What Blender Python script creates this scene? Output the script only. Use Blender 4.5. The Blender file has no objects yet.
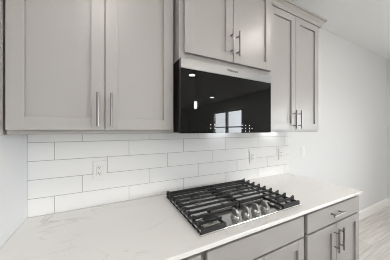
import bpy, bmesh, math, random
from mathutils import Vector, Matrix
C = bpy.context.scene.collection
PI = math.pi
random.seed(7)

# ------------------------------------------------------------------ camera
cam_d = bpy.data.cameras.new('camera')
cam = bpy.data.objects.new('camera', cam_d); C.objects.link(cam)
cam.location = (0.371, -1.246, 1.383)
cam.rotation_euler = (math.radians(90), 0, math.radians(-27.15))
cam_d.sensor_width = 36.0; cam_d.sensor_fit = 'HORIZONTAL'
cam_d.lens = 16.147; cam_d.clip_start = 0.02
bpy.context.scene.camera = cam

# ------------------------------------------------------------------ world, exposure
SKY = 55.0           # bright overcast sky
CAN = 390.0           # radiance of the ceiling cans
vs = bpy.context.scene.view_settings
vs.view_transform = 'Standard'; vs.look = 'None'; vs.gamma = 1.0; vs.use_curve_mapping = False
vs.exposure = -0.62
w = bpy.data.worlds.new('world'); bpy.context.scene.world = w
w.use_nodes = True
bg = w.node_tree.nodes['Background']
bg.inputs[0].default_value = (0.90, 0.95, 1.0, 1); bg.inputs[1].default_value = SKY
bpy.context.scene.cycles.filter_width = 0.9
bpy.context.scene.cycles.use_adaptive_sampling = False
bpy.context.scene.cycles.max_bounces = 12
bpy.context.scene.cycles.diffuse_bounces = 8
bpy.context.scene.cycles.caustics_reflective = False
bpy.context.scene.cycles.sample_clamp_indirect = 8.0

XR = 4.97      # right wall
YB = -9.6      # far wall
XL = -3.6      # the room opens to the left behind the stub wall
HC = 2.68      # ceiling

def portal(name, loc, rot, sx, sy):
    d = bpy.data.lights.new(name, 'AREA'); d.shape = 'RECTANGLE'; d.size = sx; d.size_y = sy
    d.cycles.is_portal = True
    o = bpy.data.objects.new(name, d); C.objects.link(o); o.location = loc; o.rotation_euler = rot
W1 = (-6.62, -4.64, 0.75, 2.20)      # window y0,y1,z0,z1
D1 = (-3.10, -2.30, 0.03, 2.05)       # patio door
portal('window_portal', (XR + .14, (W1[0]+W1[1])/2, (W1[2]+W1[3])/2), (0, math.radians(90), 0), W1[3]-W1[2], W1[1]-W1[0])
portal('patio_portal', (XR + .14, (D1[0]+D1[1])/2, 1.5), (0, math.radians(90), 0), 0.9, D1[1]-D1[0]-.2)

# ------------------------------------------------------------------ materials
def mat(name, col, rough=0.5, metal=0.0, spec=0.5, aniso=0):
    m = bpy.data.materials.new(name); m.use_nodes = True
    b = m.node_tree.nodes['Principled BSDF']
    b.inputs['Base Color'].default_value = (*col, 1); b.inputs['Roughness'].default_value = rough
    b.inputs['Metallic'].default_value = metal; b.inputs['Specular IOR Level'].default_value = spec
    return m
def nodes(m): return m.node_tree.nodes, m.node_tree.links, m.node_tree.nodes['Principled BSDF']
def add_bump(m, scale, strength, dist=0.002, detail=3, stretch=(1, 1, 1)):
    N, L, b = nodes(m)
    tc = N.new('ShaderNodeTexCoord'); mp = N.new('ShaderNodeMapping'); mp.inputs['Scale'].default_value = stretch
    n = N.new('ShaderNodeTexNoise'); n.inputs['Scale'].default_value = scale; n.inputs['Detail'].default_value = detail
    bp = N.new('ShaderNodeBump'); bp.inputs['Strength'].default_value = strength; bp.inputs['Distance'].default_value = dist
    L.new(tc.outputs['Object'], mp.inputs[0]); L.new(mp.outputs[0], n.inputs['Vector'])
    L.new(n.outputs[0], bp.inputs['Height']); L.new(bp.outputs[0], b.inputs['Normal'])
    return n

M = {}
M['wall'] = mat('wall_paint', (0.735, 0.745, 0.75), 0.75, spec=0.3); add_bump(M['wall'], 160, 0.10)
M['ceiling'] = mat('ceiling_paint', (0.815, 0.82, 0.822), 0.9, spec=0.2); add_bump(M['ceiling'], 38, 0.45, 0.006, 5)
M['white'] = mat('white_trim_paint', (0.90, 0.90, 0.895), 0.35)
M['cab'] = mat('cabinet_paint', (0.385, 0.372, 0.359), 0.34, spec=0.5); add_bump(M['cab'], 300, 0.03)
M['cabin'] = mat('cabinet_box', (0.35, 0.335, 0.32), 0.5)
M['gapdark'] = mat('dark_gap', (0.05, 0.035, 0.025), 0.8)
M['tile'] = mat('glazed_tile', (0.83, 0.83, 0.82), 0.12); add_bump(M['tile'], 9, 0.10, 0.004, 2)
M['grout'] = mat('grout', (0.42, 0.42, 0.41), 0.9)
M['nickel'] = mat('brushed_nickel', (0.29, 0.275, 0.265), 0.28, 1.0)
M['steel'] = mat('brushed_steel', (0.37, 0.367, 0.365), 0.28, 1.0); add_bump(M['steel'], 60, 0.06, 0.001, 3, (1, 1, 30))
M['pan'] = mat('cooktop_steel', (0.66, 0.65, 0.64), 0.16, 1.0)
M['knob'] = mat('satin_knob_steel', (0.44, 0.43, 0.42), 0.34, 1.0)
M['glass'] = mat('black_glass', (0.003, 0.003, 0.003), 0.02, spec=0.22)
M['black'] = mat('black_enamel', (0.010, 0.009, 0.008), 0.45, spec=0.2)
M['iron'] = mat('cast_iron', (0.020, 0.020, 0.021), 0.42)
M['cap'] = mat('burner_cap', (0.02, 0.02, 0.02), 0.35)
M['alu'] = mat('burner_aluminium', (0.75, 0.73, 0.70), 0.35, 1.0)
M['plate'] = mat('white_plastic', (0.80, 0.80, 0.78), 0.3)
M['slot'] = mat('outlet_slot', (0.05, 0.05, 0.05), 0.6)
M['ink'] = mat('dark_print', (0.02, 0.02, 0.02), 0.5)
M['grass'] = mat('bare_ground', (0.20, 0.19, 0.17), 0.95)
M['siding'] = mat('house_siding', (0.28, 0.28, 0.29), 0.9)

def emit(name, col, s):
    m = bpy.data.materials.new(name); m.use_nodes = True
    b = m.node_tree.nodes['Principled BSDF']; b.inputs['Base Color'].default_value = (.8, .8, .8, 1)
    b.inputs['Emission Color'].default_value = (*col, 1); b.inputs['Emission Strength'].default_value = s
    return m
M['lens'] = emit('lamp_lens', (1.0, 0.945, 0.89), CAN)
M['bulb'] = emit('bulb_glow', (1.0, 0.93, 0.86), 90.0)
M['icon'] = emit('lit_touch_icon', (0.95, 0.97, 1.0), 0.42)

# clear window glass: sees through, with a surface reflection
g = bpy.data.materials.new('window_glass'); g.use_nodes = True
N, L = g.node_tree.nodes, g.node_tree.links
for n in list(N): N.remove(n)
out = N.new('ShaderNodeOutputMaterial'); mx = N.new('ShaderNodeMixShader'); tr = N.new('ShaderNodeBsdfTransparent')
gl = N.new('ShaderNodeBsdfGlossy'); gl.inputs['Roughness'].default_value = 0.0
lw = N.new('ShaderNodeLayerWeight'); lw.inputs[0].default_value = 0.5
pw = N.new('ShaderNodeMath'); pw.operation = 'POWER'; pw.inputs[1].default_value = 4.0
ml = N.new('ShaderNodeMath'); ml.operation = 'MULTIPLY_ADD'; ml.inputs[1].default_value = 0.85; ml.inputs[2].default_value = 0.03
L.new(lw.outputs['Facing'], pw.inputs[0]); L.new(pw.outputs[0], ml.inputs[0])
L.new(ml.outputs[0], mx.inputs[0]); L.new(tr.outputs[0], mx.inputs[1]); L.new(gl.outputs[0], mx.inputs[2]); L.new(mx.outputs[0], out.inputs[0])
M['pane'] = g

# quartz with faint tan veins
q = mat('white_quartz', (0.8, 0.79, 0.77), 0.16); M['quartz'] = q
N, L, b = nodes(q)
tc = N.new('ShaderNodeTexCoord')
n1 = N.new('ShaderNodeTexNoise'); n1.inputs['Scale'].default_value = 2.2; n1.inputs['Detail'].default_value = 6; n1.inputs['Distortion'].default_value = 0.6
mp = N.new('ShaderNodeMapping'); mp.inputs['Rotation'].default_value = (0, 0, 0.7); mp.inputs['Scale'].default_value = (1.0, 2.2, 1)
L.new(tc.outputs['Object'], mp.inputs[0]); L.new(mp.outputs[0], n1.inputs['Vector'])
s = N.new('ShaderNodeMath'); s.operation = 'SUBTRACT'; s.inputs[1].default_value = 0.5
a = N.new('ShaderNodeMath'); a.operation = 'ABSOLUTE'
L.new(n1.outputs[0], s.inputs[0]); L.new(s.outputs[0], a.inputs[0])
r = N.new('ShaderNodeValToRGB'); r.color_ramp.elements[0].position = 0.0; r.color_ramp.elements[0].color = (1, 1, 1, 1)
r.color_ramp.elements[1].position = 0.009; r.color_ramp.elements[1].color = (0, 0, 0, 1)
L.new(a.outputs[0], r.inputs[0])
n2 = N.new('ShaderNodeTexNoise'); n2.inputs['Scale'].default_value = 3.1; L.new(tc.outputs['Object'], n2.inputs['Vector'])
r2 = N.new('ShaderNodeValToRGB'); r2.color_ramp.elements[0].position = 0.42; r2.color_ramp.elements[1].position = 0.66
L.new(n2.outputs[0], r2.inputs[0])
mu = N.new('ShaderNodeMath'); mu.operation = 'MULTIPLY'; L.new(r.outputs[0], mu.inputs[0]); L.new(r2.outputs[0], mu.inputs[1])
mu2 = N.new('ShaderNodeMath'); mu2.operation = 'MULTIPLY'; mu2.inputs[1].default_value = 0.6; L.new(mu.outputs[0], mu2.inputs[0])
n3 = N.new('ShaderNodeTexNoise'); n3.inputs['Scale'].default_value = 5; n3.inputs['Detail'].default_value = 5; L.new(tc.outputs['Object'], n3.inputs['Vector'])
base = N.new('ShaderNodeMixRGB'); base.inputs[1].default_value = (0.80, 0.785, 0.765, 1); base.inputs[2].default_value = (0.84, 0.83, 0.815, 1)
L.new(n3.outputs[0], base.inputs[0])
mix = N.new('ShaderNodeMixRGB'); mix.inputs[2].default_value = (0.46, 0.41, 0.36, 1)
L.new(mu2.outputs[0], mix.inputs[0]); L.new(base.outputs[0], mix.inputs[1]); L.new(mix.outputs[0], b.inputs['Base Color'])

# grey wood-look floor planks running along x
f = mat('plank_floor', (0.5, 0.47, 0.44), 0.38); M['floor'] = f
N, L, b = nodes(f)
tc = N.new('ShaderNodeTexCoord')
br = N.new('ShaderNodeTexBrick'); br.offset = 0.37; br.inputs['Scale'].default_value = 1.0
br.inputs['Brick Width'].default_value = 1.22; br.inputs['Row Height'].default_value = 0.18; br.inputs['Mortar Size'].default_value = 0.0015
br.inputs['Color1'].default_value = (0.72, 0.70, 0.67, 1); br.inputs['Color2'].default_value = (0.665, 0.648, 0.622, 1); br.inputs['Mortar'].default_value = (0.36, 0.34, 0.32, 1)
L.new(tc.outputs['Object'], br.inputs['Vector'])
mp = N.new('ShaderNodeMapping'); mp.inputs['Scale'].default_value = (1.2, 26, 1); L.new(tc.outputs['Object'], mp.inputs[0])
ng = N.new('ShaderNodeTexNoise'); ng.inputs['Scale'].default_value = 1.6; ng.inputs['Detail'].default_value = 6; L.new(mp.outputs[0], ng.inputs['Vector'])
rg = N.new('ShaderNodeValToRGB'); rg.color_ramp.elements[0].position = 0.3; rg.color_ramp.elements[0].color = (0.80, 0.79, 0.78, 1)
rg.color_ramp.elements[1].position = 0.7; rg.color_ramp.elements[1].color = (1.12, 1.1, 1.08, 1)
L.new(ng.outputs[0], rg.inputs[0])
mm = N.new('ShaderNodeMixRGB'); mm.blend_type = 'MULTIPLY'; mm.inputs[0].default_value = 1.0
L.new(br.outputs[0], mm.inputs[1]); L.new(rg.outputs[0], mm.inputs[2]); L.new(mm.outputs[0], b.inputs['Base Color'])

# ------------------------------------------------------------------ helpers
def bx(bm, x0, x1, y0, y1, z0, z1, bev=0.0, seg=1):
    r = bmesh.ops.create_cube(bm, size=1.0)
    vs_ = r['verts']
    for v in vs_:
        v.co = Vector(((x0+x1)/2 + v.co.x*(x1-x0), (y0+y1)/2 + v.co.y*(y1-y0), (z0+z1)/2 + v.co.z*(z1-z0)))
    if bev > 0:
        es = list({e for v in vs_ for e in v.link_edges})
        bmesh.ops.bevel(bm, geom=es, offset=bev, segments=seg, affect='EDGES', profile=0.5)
def cyl(bm, p0, p1, r0, r1=None, seg=16):
    p0, p1 = Vector(p0), Vector(p1); r1 = r0 if r1 is None else r1
    d = p1 - p0; rot = Vector((0, 0, 1)).rotation_difference(d.normalized()).to_matrix().to_4x4()
    bmesh.ops.create_cone(bm, cap_ends=True, segments=seg, radius1=r0, radius2=r1, depth=d.length,
                          matrix=Matrix.Translation((p0+p1)/2) @ rot)
def lathe(bm, prof, c=(0, 0, 0), seg=32):
    rings = []
    for r_, z in prof:
        rings.append([bm.verts.new((c[0]+r_*math.cos(2*PI*i/seg), c[1]+r_*math.sin(2*PI*i/seg), c[2]+z)) for i in range(seg)])
    for a_, b_ in zip(rings, rings[1:]):
        for i in range(seg):
            bm.faces.new((a_[i], a_[(i+1) % seg], b_[(i+1) % seg], b_[i]))
    bm.faces.new(list(reversed(rings[0]))); bm.faces.new(rings[-1])
def prism(bm, pts, axis, a0, a1):
    def P(p, a_):
        return {'x': (a_, p[0], p[1]), 'y': (p[0], a_, p[1]), 'z': (p[0], p[1], a_)}[axis]
    A = [bm.verts.new(P(p, a0)) for p in pts]; B = [bm.verts.new(P(p, a1)) for p in pts]
    n = len(pts)
    bm.faces.new(A); bm.faces.new(list(reversed(B)))
    for i in range(n): bm.faces.new((A[i], B[i], B[(i+1) % n], A[(i+1) % n]))
def obj(name, bm, material, parent=None, smooth=False):
    bmesh.ops.recalc_face_normals(bm, faces=bm.faces[:])
    me = bpy.data.meshes.new(name); bm.to_mesh(me); bm.free()
    me.materials.append(material)
    if smooth:
        for p in me.polygons: p.use_smooth = True
        me.set_sharp_from_angle(angle=math.radians(40))
    o = bpy.data.objects.new(name, me); C.objects.link(o)
    if parent: o.parent = parent
    return o
def tag(o, label, cat, group=None):
    o['label'] = label; o['category'] = cat
    if group: o['group'] = group
    return o
def thing(name, label, cat, loc=(0, 0, 0), group=None):
    o = bpy.data.objects.new(name, None); C.objects.link(o); o.location = loc; o.empty_display_size = 0.1
    return tag(o, label, cat, group)
def struct(name, bm, m, parent=None):
    o = obj(name, bm, m, parent)
    if not parent: o['kind'] = 'structure'
    return o
def NB(): return bmesh.new()

# ------------------------------------------------------------------ room shell
b = NB(); bx(b, XL-.15, XR+.15, YB-.15, .15, -.15, 0); struct('floor', b, M['floor'])
b = NB(); bx(b, XL-.15, XR+.15, YB-.15, .15, HC, HC+.15); struct('ceiling', b, M['ceiling'])
b = NB(); bx(b, -.12, XR+.15, 0, .15, 0, HC); struct('wall_back', b, M['wall'])
b = NB(); bx(b, XL-.15, XR+.15, YB-.15, YB, 0, HC); struct('wall_front', b, M['wall'])
b = NB(); bx(b, -.12, 0, -2.3, 0, 0, HC); struct('wall_left', b, M['wall'])
b = NB(); bx(b, XL, -.12, -2.3, -2.18, 0, HC); struct('wall_hall', b, M['wall'])
b = NB(); bx(b, XL-.15, XL, YB, -2.18, 0, HC); struct('wall_far_left', b, M['wall'])
b = NB()
X0, X1 = XR, XR+.15
bx(b, X0, X1, D1[1], 0, 0, HC); bx(b, X0, X1, D1[0], D1[1], D1[3], HC); bx(b, X0, X1, D1[0], D1[1], 0, D1[2])
bx(b, X0, X1, W1[1], D1[0], 0, HC); bx(b, X0, X1, W1[0], W1[1], 0, W1[2]); bx(b, X0, X1, W1[0], W1[1], W1[3], HC)
bx(b, X0, X1, YB, W1[0], 0, HC)
struct('wall_right', b, M['wall'])
b = NB(); prism(b, [(-.016, 0), (0, 0), (0, .135), (-.006, .135), (-.012, .120), (-.016, .112)], 'x', 2.14, XR)
struct('baseboard_back', b, M['white'])
b = NB(); prism(b, [(XR-.016, 0), (XR, 0), (XR, .135), (XR-.006, .135), (XR-.012, .120), (XR-.016, .112)], 'y', D1[1]+.09, -.016)
struct('baseboard_right', b, M['white'])

# window on the right wall (seen mirrored in the microwave door)
wn = bpy.data.objects.new('window_1', None); C.objects.link(wn); wn['kind'] = 'structure'
b = NB(); fw = .05
y0, y1, z0, z1 = W1; ym = (y0+y1)/2
xa, xb = XR+.04, XR+.10
bx(b, xa, xb, y0, y1, z0, z0+fw); bx(b, xa, xb, y0, y1, z1-fw, z1)
bx(b, xa, xb, y0, y0+fw, z0+fw, z1-fw); bx(b, xa, xb, y1-fw, y1, z0+fw, z1-fw)
bx(b, xa, xb, ym-.075, ym+.075, z0+fw, z1-fw)
for (p, q_) in ((y0+fw, ym-.075), (ym+.075, y1-fw)):
    bx(b, xa, xb, p, q_, 1.485, 1.53)
obj('window_frame', b, M['white'], wn)
b = NB()
for (p, q_) in ((y0+fw, ym-.075), (ym+.075, y1-fw)):
    bx(b, XR+.066, XR+.072, p, q_, z0+fw, 1.485); bx(b, XR+.066, XR+.072, p, q_, 1.53, z1-fw)
obj('window_pane', b, M['pane'], wn)
b = NB()
bx(b, XR-.015, XR, y0-.08, y0, z0-.08, z1+.08); bx(b, XR-.015, XR, y1, y1+.08, z0-.08, z1+.08)
bx(b, XR-.015, XR, y0, y1, z1, z1+.08); bx(b, XR-.03, XR+.04, y0-.1, y1+.1, z0-.03, z0)
obj('window_casing', b, M['white'], wn)
# half-glazed back door on the right wall
dn = bpy.data.objects.new('door_1', None); C.objects.link(dn); dn['kind'] = 'structure'
y0, y1, z0, z1 = D1; ym = (y0+y1)/2
b = NB()
xa, xb = XR+.05, XR+.095
bx(b, xa, xb, y0, y0+.10, z0, z1); bx(b, xa, xb, y1-.10, y1, z0, z1)
bx(b, xa, xb, y0+.10, y1-.10, z0, 1.06); bx(b, xa, xb, y0+.10, y1-.10, z1-.11, z1)
obj('door_frame', b, M['white'], dn)
b = NB()
bx(b, XR+.069, XR+.075, y0+.10, y1-.10, 1.06, z1-.11)
obj('door_pane', b, M['pane'], dn)
b = NB()
bx(b, XR-.015, XR, y0-.08, y0, 0, z1+.08); bx(b, XR-.015, XR, y1, y1+.08, 0, z1+.08); bx(b, XR-.015, XR, y0, y1, z1, z1+.08)
obj('door_casing', b, M['white'], dn)
b = NB(); bx(b, XR+.2, XR+60, -60, 40, -.5, -.3); struct('ground', b, M['grass'])

# tiled backsplash: every tile bevelled, running third bond
TX, RZ = 0.395, 0.1012
XE = 2.168
b = NB(); bx(b, 0.0005, XE, -.0075, 0, .9144, 1.372)
bs = struct('backsplash', b, M['grout'])
b = NB()
def tile_row(za, zb, off):
    k = -2
    while True:
        xa = off + TX*k; xb = xa + TX; k += 1
        if xb <= 0.004: continue
        if xa >= XE - .004: break
        p, q_ = max(xa, 0)+.0014, min(xb, XE)-.0014
        if q_ - p < .006: continue
        bx(b, p, q_, -.0098, -.002, za+.0014, zb-.0014, .0009)
zs = [.9132] + [1.0115 + RZ*k for k in range(4)] + [1.372]
for i, off in enumerate((.1164, .2491, .3826, .1164, .2491)):
    tile_row(zs[i], zs[i+1], off)
obj('tile', b, M['tile'], bs)

# ------------------------------------------------------------------ cabinets
ST = 0.054        # stile / rail width
def shaker(name, parent, x0, x1, z0, z1, yb, t=.019, slab=False, m=None):
    """door leaf: back at yb, front face at yb - t, panel recessed 9 mm"""
    m = m or M['cab']; b = NB(); yf = yb - t
    if slab:
        bx(b, x0, x1, yf, yb, z0, z1, .0015)
    else:
        bx(b, x0, x0+ST, yf, yb, z0, z1, .0012); bx(b, x1-ST, x1, yf, yb, z0, z1, .0012)
        bx(b, x0+ST-.001, x1-ST+.001, yf+.0003, yb, z0, z0+ST, .0008); bx(b, x0+ST-.001, x1-ST+.001, yf+.0003, yb, z1-ST, z1, .0008)
        bx(b, x0+ST-.004, x1-ST+.004, yf+.0125, yb-.003, z0+ST-.004, z1-ST+.004)
    return obj(name, b, m, parent)
def pull_v(parent, x, yface, zc, length=.150, post=.096):
    b = NB(); yb = yface - .030
    cyl(b, (x, yb, zc-length/2), (x, yb, zc+length/2), .0055)
    for s_ in (-1, 1): cyl(b, (x, yface+.0005, zc+s_*post/2), (x, yb, zc+s_*post/2), .0042)
    return obj('handle', b, M['nickel'], parent, True)
def pull_h(parent, xc, yface, z, length=.150, post=.096):
    b = NB(); yb = yface - .030
    cyl(b, (xc-length/2, yb, z), (xc+length/2, yb, z), .0055)
    for s_ in (-1, 1): cyl(b, (xc+s_*post/2, yface+.0005, z), (xc+s_*post/2, yb, z), .0042)
    return obj('handle', b, M['nickel'], parent, True)
def carcass(parent, x0, x1, z0, z1, yf, fr_b=.04, name='body'):
    """box with a face frame round its front at yf"""
    b = NB()
    bx(b, x0, x0+.016, yf+.019, -.001, z0, z1); bx(b, x1-.016, x1, yf+.019, -.001, z0, z1)
    bx(b, x0+.016, x1-.016, yf+.019, -.001, z0+.012, z0+.028); bx(b, x0+.016, x1-.016, yf+.019, -.001, z1-.016, z1)
    bx(b, x0+.016, x1-.016, -.012, -.001, z0+.028, z1-.016)
    o = obj(name, b, M['cab'], parent)
    b = NB()
    bx(b, x0, x0+.038, yf, yf+.019, z0, z1, .0008); bx(b, x1-.038, x1, yf, yf+.019, z0, z1, .0008)
    bx(b, x0+.038, x1-.038, yf, yf+.019, z0, z0+fr_b); bx(b, x0+.038, x1-.038, yf, yf+.019, z1-.045, z1)
    xm = (x0+x1)/2; bx(b, xm-.02, xm+.02, yf, yf+.019, z0+fr_b, z1-.045)
    obj('face_frame', b, M['cab'], parent)
    return o
ZT = 2.385   # cabinet tops
def crown(parent, x0, x1, yf, left=False, right=False):
    # moulding profile (distance outwards, z)
    prof = [(0, 2.343), (.022, 2.343), (.022, 2.352), (.025, 2.356), (.030, 2.372), (.042, 2.386), (.048, 2.390), (.055, 2.391), (.055, 2.405), (0, 2.405)]
    b = NB(); rings = []
    def ring(x, y, ox, oy): return [b.verts.new((x+ox*p, y+oy*p, z)) for p, z in prof]
    path = []
    if left: path.append((x0, -.002, -1, 0))
    path.append((x0, yf, -1 if left else 0, -1)); path.append((x1, yf, 1 if right else 0, -1))
    if right: path.append((x1, -.002, 1, 0))
    rings = [ring(*p) for p in path]; n = len(prof)
    for A, B in zip(rings, rings[1:]):
        for i in range(n): b.faces.new((A[i], B[i], B[(i+1) % n], A[(i+1) % n]))
    b.faces.new(rings[0]); b.faces.new(list(reversed(rings[-1])))
    return obj('crown_molding', b, M['cab'], parent)

UZ = 1.364
# left wall cabinet
t = thing('wall_cabinet', 'wide greige two-door wall cabinet hanging left of the microwave against the left wall', 'cabinet', (0, 0, 0))
carcass(t, .0285, .716, UZ, ZT, -.305); 
b = NB(); bx(b, .0005, .0175, -.304, -.001, UZ, ZT); obj('filler_strip', b, M['cab'], t)
d = shaker('door', t, .0335, .3675, 1.383, 2.335, -.309); pull_v(d, .341, -.328, 1.4765)
d = shaker('door', t, .3715, .7055, 1.383, 2.335, -.309); pull_v(d, .3955, -.328, 1.4765)
crown(t, .0285, .716, -.305)
# cabinet over the microwave
YM = -.372
t = thing('wall_cabinet', 'short greige two-door cabinet mounted directly above the microwave', 'cabinet', (0, 0, 0))
carcass(t, .7225, 1.447, 1.7665, ZT, YM, .05)
d = shaker('door', t, .748, 1.073, 1.800, 2.335, YM-.003); pull_v(d, 1.051, YM-.022, 1.910)
d = shaker('door', t, 1.0765, 1.416, 1.800, 2.335, YM-.003); pull_v(d, 1.101, YM-.022, 1.910)
crown(t, .7225, 1.447, YM, True, True)
# right wall cabinet
t = thing('wall_cabinet', 'tall greige two-door wall cabinet right of the microwave, crown molding on top', 'cabinet', (0, 0, 0))
carcass(t, 1.461, 2.152, UZ, ZT, -.305)
d = shaker('door', t, 1.476, 1.789, 1.383, 2.335, -.309); pull_v(d, 1.758, -.328, 1.470)
d = shaker('door', t, 1.793, 2.124, 1.383, 2.335, -.309); pull_v(d, 1.821, -.328, 1.470)
crown(t, 1.461, 2.150, -.305, False, True)

# base cabinets
def base(name, label, x0, x1):
    t = thing(name, label, 'cabinet', (0, 0, 0))
    b = NB(); yf = -.590
    bx(b, x0, x0+.016, yf+.019, -.02, .10, .894); bx(b, x1-.016, x1, yf+.019, -.02, .10, .894)
    bx(b, x0+.016, x1-.016, yf+.019, -.02, .10, .118); bx(b, x0+.016, x1-.016, -.034, -.02, .118, .894)
    obj('body', b, M['cab'], t)
    b = NB()
    bx(b, x0, x0+.038, yf, yf+.019, .10, .894); bx(b, x1-.038, x1, yf, yf+.019, .10, .894)
    for za, zb in ((.10, .14), (.735, .77), (.862, .894)): bx(b, x0+.038, x1-.038, yf, yf+.019, za, zb)
    obj('face_frame', b, M['cab'], t)
    b = NB(); bx(b, x0, x1, -.535, -.52, 0.0005, .10); obj('toe_kick', b, M['cab'], t)
    return t
YD = -.604
t = base('base_cabinet', 'greige base cabinet under the counter at the left wall', .002, .7325)
shaker('drawer', t, .016, .720, .758, .874, YD, slab=True)
d = shaker('door', t, .016, .366, .115, .746, YD); pull_v(d, .340, YD-.019, .64)
d = shaker('door', t, .370, .720, .115, .746, YD); pull_v(d, .396, YD-.019, .64)
t = base('base_cabinet', 'greige base cabinet with plain false front directly below the gas cooktop', .7335, 1.430)
shaker('false_front', t, .748, 1.412, .757, .874, YD, slab=True)
d = shaker('door', t, .748, 1.079, .115, .746, YD); pull_v(d, 1.053, YD-.019, .63)
d = shaker('door', t, 1.083, 1.412, .115, .746, YD); pull_v(d, 1.109, YD-.019, .63)
t = base('base_cabinet', 'greige base cabinet at right end of counter, drawer pull and two door pulls', 1.431, 2.124)
d = shaker('drawer', t, 1.4465, 2.112, .758, .874, YD, slab=True); pull_h(d, 1.760, YD-.019, .824)
d = shaker('door', t, 1.4465, 1.7775, .115, .746, YD); pull_v(d, 1.748, YD-.019, .645)
d = shaker('door', t, 1.7815, 2.112, .115, .746, YD); pull_v(d, 1.811, YD-.019, .645)

# countertop
b = NB(); bx(b, .001, 2.147, -.636, -.0102, .8945, .9144, .0025, 2)
tag(obj('countertop', b, M['quartz']), 'white quartz countertop with faint tan veins running along the tiled wall', 'countertop')

# unseen island behind the camera, added under the pendant to shade the base fronts
t = thing('shading_island', 'unseen kitchen island with white quartz top, added behind the camera to shade the base cabinets', 'island', (0, 0, 0))
b = NB(); bx(b, .95, 3.15, -3.02, -2.12, .10, .8835); bx(b, 1.0, 3.1, -2.97, -2.18, .0005, .10); obj('body', b, M['cab'], t)
for k in range(4):
    d = NB(); xa = .965 + k*.545
    bx(d, xa, xa+.535, -2.119, -2.10, .115, .874, .0015); bx(d, xa, xa+ST, -2.10, -2.097, .115, .874); bx(d, xa+.535-ST, xa+.535, -2.10, -2.097, .115, .874)
    obj('door', d, M['cab'], t)
b = NB(); bx(b, .91, 3.19, -3.30, -2.06, .884, .9144, .003, 2); obj('island_top', b, M['quartz'], t)

# ------------------------------------------------------------------ microwave
t = thing('microwave', 'black glass over-the-range microwave with stainless top band', 'microwave', (0, 0, 0))
MX0, MX1, MZ0, MZ1, MF = .723, 1.404, 1.365, 1.766, -.398
b = NB(); bx(b, MX0, MX1, MF+.030, -.012, MZ0+.004, MZ1, .002); obj('case', b, M['black'], t)
b = NB(); bx(b, MX0, MX1, MF, MF+.0295, 1.7115, MZ1, .0012); band = obj('steel_band', b, M['steel'], t)
b = NB(); bx(b, MX0+.0005, MX1-.0005, MF, MF+.0295, MZ0, 1.710, .0012); door = obj('glass_door', b, M['glass'], t)
b = NB(); bx(b, MX0+.05, MX1-.05, MF+.06, -.1, MZ0+.0005, MZ0+.0045); obj('grease_filter', b, M['steel'], t)
# small touch icons printed low on the glass
def icon(x, z, w_=.0055, h_=.005):
    b = NB(); bx(b, x-w_/2, x+w_/2, MF-.0003, MF+.0005, z-h_/2, z+h_/2); obj('touch_icon', b, M['icon'], door)
for x in (.907, .936, 1.140, 1.170, 1.203):
    for z in (1.413, 1.394): icon(x, z)
icon(1.225, 1.393); icon(1.170, 1.376); icon(1.203, 1.376)
# small dark wordmark
cu = bpy.data.curves.new('wordmark', 'FONT'); cu.body = 'Whirlpool'; cu.size = .020; cu.extrude = .0003; cu.offset = .0004; cu.align_x = 'CENTER'; cu.align_y = 'CENTER'
o = bpy.data.objects.new('tmp', cu); C.objects.link(o)
dg = bpy.context.evaluated_depsgraph_get(); me = bpy.data.meshes.new_from_object(o.evaluated_get(dg)); bpy.data.objects.remove(o)
me.materials.clear(); me.materials.append(M['ink'])
me.transform(Matrix.Translation((1.066, MF-.0004, 1.744)) @ Matrix.Rotation(PI/2, 4, 'X'))
o = bpy.data.objects.new('wordmark', me); C.objects.link(o); o.parent = band

# ------------------------------------------------------------------ gas cooktop
CX0, CX1, CY0, CY1, CZ = .738, 1.462, -.580, -.062, .9146
t = thing('gas_cooktop', 'stainless gas cooktop with black cast-iron grates set in the white countertop', 'cooktop', (0, 0, 0))
b = NB()
bx(b, CX0+.014, CX1-.014, CY0+.014, CY1-.014, CZ, CZ+.004)
for (xa, xb, ya, yb) in ((CX0, CX1, CY0, CY0+.016), (CX0, CX1, CY1-.016, CY1), (CX0, CX0+.016, CY0+.016, CY1-.016), (CX1-.016, CX1, CY0+.016, CY1-.016)):
    bx(b, xa, xb, ya, yb, CZ, CZ+.009, .0025, 2)
obj('pan', b, M['pan'], t)
def burner(x, y, R):
    b = NB(); z = CZ+.004
    lathe(b, [(R*1.25, 0), (R*1.25, .002), (R*1.05, .006), (R*.98, .008), (R*.98, .016), (R*.7, .017)], (x, y, z))
    o = obj('burner', b, M['alu'], t, True)
    b = NB(); lathe(b, [(R*.92, .017), (R*.96, .019), (R*.96, .022), (R*.88, .025), (R*.3, .026)], (x, y, z)); obj('burner_cap', b, M['cap'], o, True)
    b = NB(); cyl(b, (x+R*1.15, y+.004, z), (x+R*1.15, y+.004, z+.018), .0035, .0028, 10); obj('igniter', b, M['plate'], o, True)
burner(.838, -.490, .036); burner(.905, -.205, .036); burner(1.10, -.285, .050); burner(1.300, -.205, .043); burner(1.365, -.490, .030)
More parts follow.
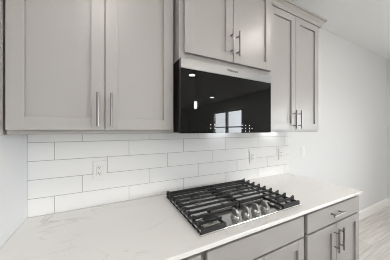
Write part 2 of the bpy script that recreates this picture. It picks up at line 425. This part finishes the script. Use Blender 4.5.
# grates: rows of bars along x with raised slanted outer ends, two halves cut away round the knobs
GZ = .953
def bar_x(b, xa, xb, y, z=GZ, w_=.007, h=.012, lift_l=False, lift_r=False):
    pts = [(xa, z-h), (xb, z-h), (xb, z), (xa, z)]
    if lift_l: pts = [(xa, z-h-.010), (xa+.020, z-h), (xb, z-h), (xb, z), (xa+.030, z), (xa+.006, z+.009), (xa, z+.009)]
    if lift_r: pts = [(xa, z-h), (xb-.020, z-h), (xb, z-h-.010), (xb, z+.009), (xb-.006, z+.009), (xb-.030, z), (xa, z)]
    prism(b, pts, 'y', y-w_/2, y+w_/2)
def grate(left):
    b = NB()
    xo = CX0+.012 if left else CX1-.012      # outer end
    xi = 1.0965 if left else 1.1035          # inner end at the split
    xk = .885 if left else 1.300             # inner end beside the knobs
    s_ = 1 if left else -1
    ys = [-.088 - .0555*k for k in range(9)]
    for k, y in enumerate(ys):
        e = xi if y > -.40 else xk
        bar_x(b, min(xo, e), max(xo, e), y, lift_l=left, lift_r=not left)
    # frame members along y, deeper than the bars
    def bar_y(x, ya, yb, w_=.008): bx(b, x-w_/2, x+w_/2, ya, yb, GZ-.026, GZ-.012, .001)
    bar_y(xo+s_*.010, -.572, -.074); bar_y(xi-s_*.006, -.412, -.074); bar_y(xk-s_*.006, -.572, -.40)
    bx(b, min(xo, xk), max(xo, xk), -.574, -.562, GZ-.030, GZ-.010, .001)
    bx(b, min(xk, xi), max(xk, xi), -.418, -.406, GZ-.024, GZ-.004, .001)
    bx(b, min(xo, xi), max(xo, xi), -.080, -.070, GZ-.024, GZ-.004, .001)
    # feet
    for x, y in ((xo+s_*.012, -.566), (xk-s_*.008, -.566), (xo+s_*.012, -.080), (xi-s_*.010, -.080), (xi-s_*.010, -.410)):
        bx(b, x-.007, x+.007, y-.007, y+.007, CZ+.0042, GZ-.012, .001)
    obj('grate', b, M['iron'], t)
grate(True); grate(False)
def knob(x, y):
    b = NB(); z = CZ+.0042
    lathe(b, [(.025, 0), (.025, .004), (.0225, .006), (.021, .014), (.018, .0165)], (x, y, z), 28)
    o = obj('knob', b, M['knob'], t, True)
    b = NB()
    prism(b, [(y-.023, z+.010), (y+.023, z+.010), (y+.023, z+.030), (y+.015, z+.044), (y-.010, z+.044), (y-.023, z+.030)], 'x', x-.0075, x+.0075)
    bmesh.ops.bevel(b, geom=b.edges[:], offset=.002, segments=2, affect='EDGES')
    obj('grip', b, M['knob'], o)
for x in (.985, 1.058, 1.132, 1.205): knob(x, -.517)

# ------------------------------------------------------------------ outlets and switch
def outlet(label, x, z, y, kind='outlet'):
    t = thing('wall_outlet' if kind == 'outlet' else 'light_switch', label, 'outlet' if kind == 'outlet' else 'switch', (x, y, z))
    b = NB(); bx(b, -.036, .036, -.006, 0, -.058, .058, .002, 2); obj('cover_plate', b, M['plate'], t)
    b = NB(); bx(b, -.0165, .0165, -.0085, -.0055, -.0335, .0335, .001); f_ = obj('rocker' if kind != 'outlet' else 'receptacle', b, M['plate'], t)
    if kind == 'outlet':
        b = NB()
        for zc in (-.017, .017):
            bx(b, -.0075, -.0055, -.0089, -.008, zc-.003, zc+.006); bx(b, .0055, .0075, -.0089, -.008, zc-.002, zc+.006)
            cyl(b, (0, -.0089, zc-.008), (0, -.008, zc-.008), .0025, seg=10)
        obj('slot', b, M['slot'], f_)
outlet('white outlet on the tile under the left wall cabinet', .340, 1.134, -.0098)
outlet('white outlet on the tile just right of the cooktop, below the microwave corner', 1.620, 1.126, -.0098)
outlet('white outlet on the last tiles at right end of the backsplash', 2.022, 1.128, -.0098)
outlet('white rocker light switch on the bare gray wall beside the backsplash', 2.424, 1.128, 0, 'switch')

# ------------------------------------------------------------------ lamps
def can(x, y, label):
    t = thing('recessed_light', label, 'ceiling light', (x, y, HC), 'recessed ceiling lights')
    b = NB(); lathe(b, [(.085, 0), (.085, -.004), (.066, -.007), (.066, -.001)], seg=28); obj('trim_ring', b, M['white'], t, True)
    b = NB(); lathe(b, [(.064, -.0015), (.064, -.006), (.02, -.0075)], seg=28); obj('lens', b, M['lens'], t, True)
can(.35, -1.50, 'recessed ceiling light over the aisle near the left wall')
can(2.24, -1.32, 'recessed ceiling light over the aisle facing the cabinet above the microwave')
can(2.19, -3.25, 'recessed ceiling light mirrored at the upper left of the microwave glass')
can(4.15, -5.43, 'recessed ceiling light mirrored at the middle of the microwave glass')
can(.60, -4.30, 'recessed ceiling light behind the camera, straight back from the left wall')
for x, y in ((-1.5, -3.3), (-1.5, -5.4), (-1.5, -7.5), (.6, -5.9), (.6, -7.5), (2.4, -7.5)):  # unseen extra cans, added to brighten the tile and cabinet fronts
    can(x, y, 'unseen recessed fill light added far back in the room')
t = thing('pendant_lamp', 'small glowing pendant lamp mirrored at left in the microwave glass', 'pendant lamp', (2.05, -2.8, HC))
b = NB(); lathe(b, [(.06, 0), (.06, -.02), (.02, -.025)], seg=24); obj('canopy', b, M['black'], t, True)
b = NB(); cyl(b, (0, 0, -.02), (0, 0, -.66), .004, seg=8); obj('rod', b, M['black'], t)
b = NB(); lathe(b, [(.02, -.66), (.036, -.68), (.036, -.70)], seg=24); obj('cap', b, M['black'], t, True)
b = NB(); lathe(b, [(.030, -.7005), (.033, -.72), (.033, -.84), (.028, -.85)], seg=24); obj('lamp_shade', b, M['bulb'], t, True)
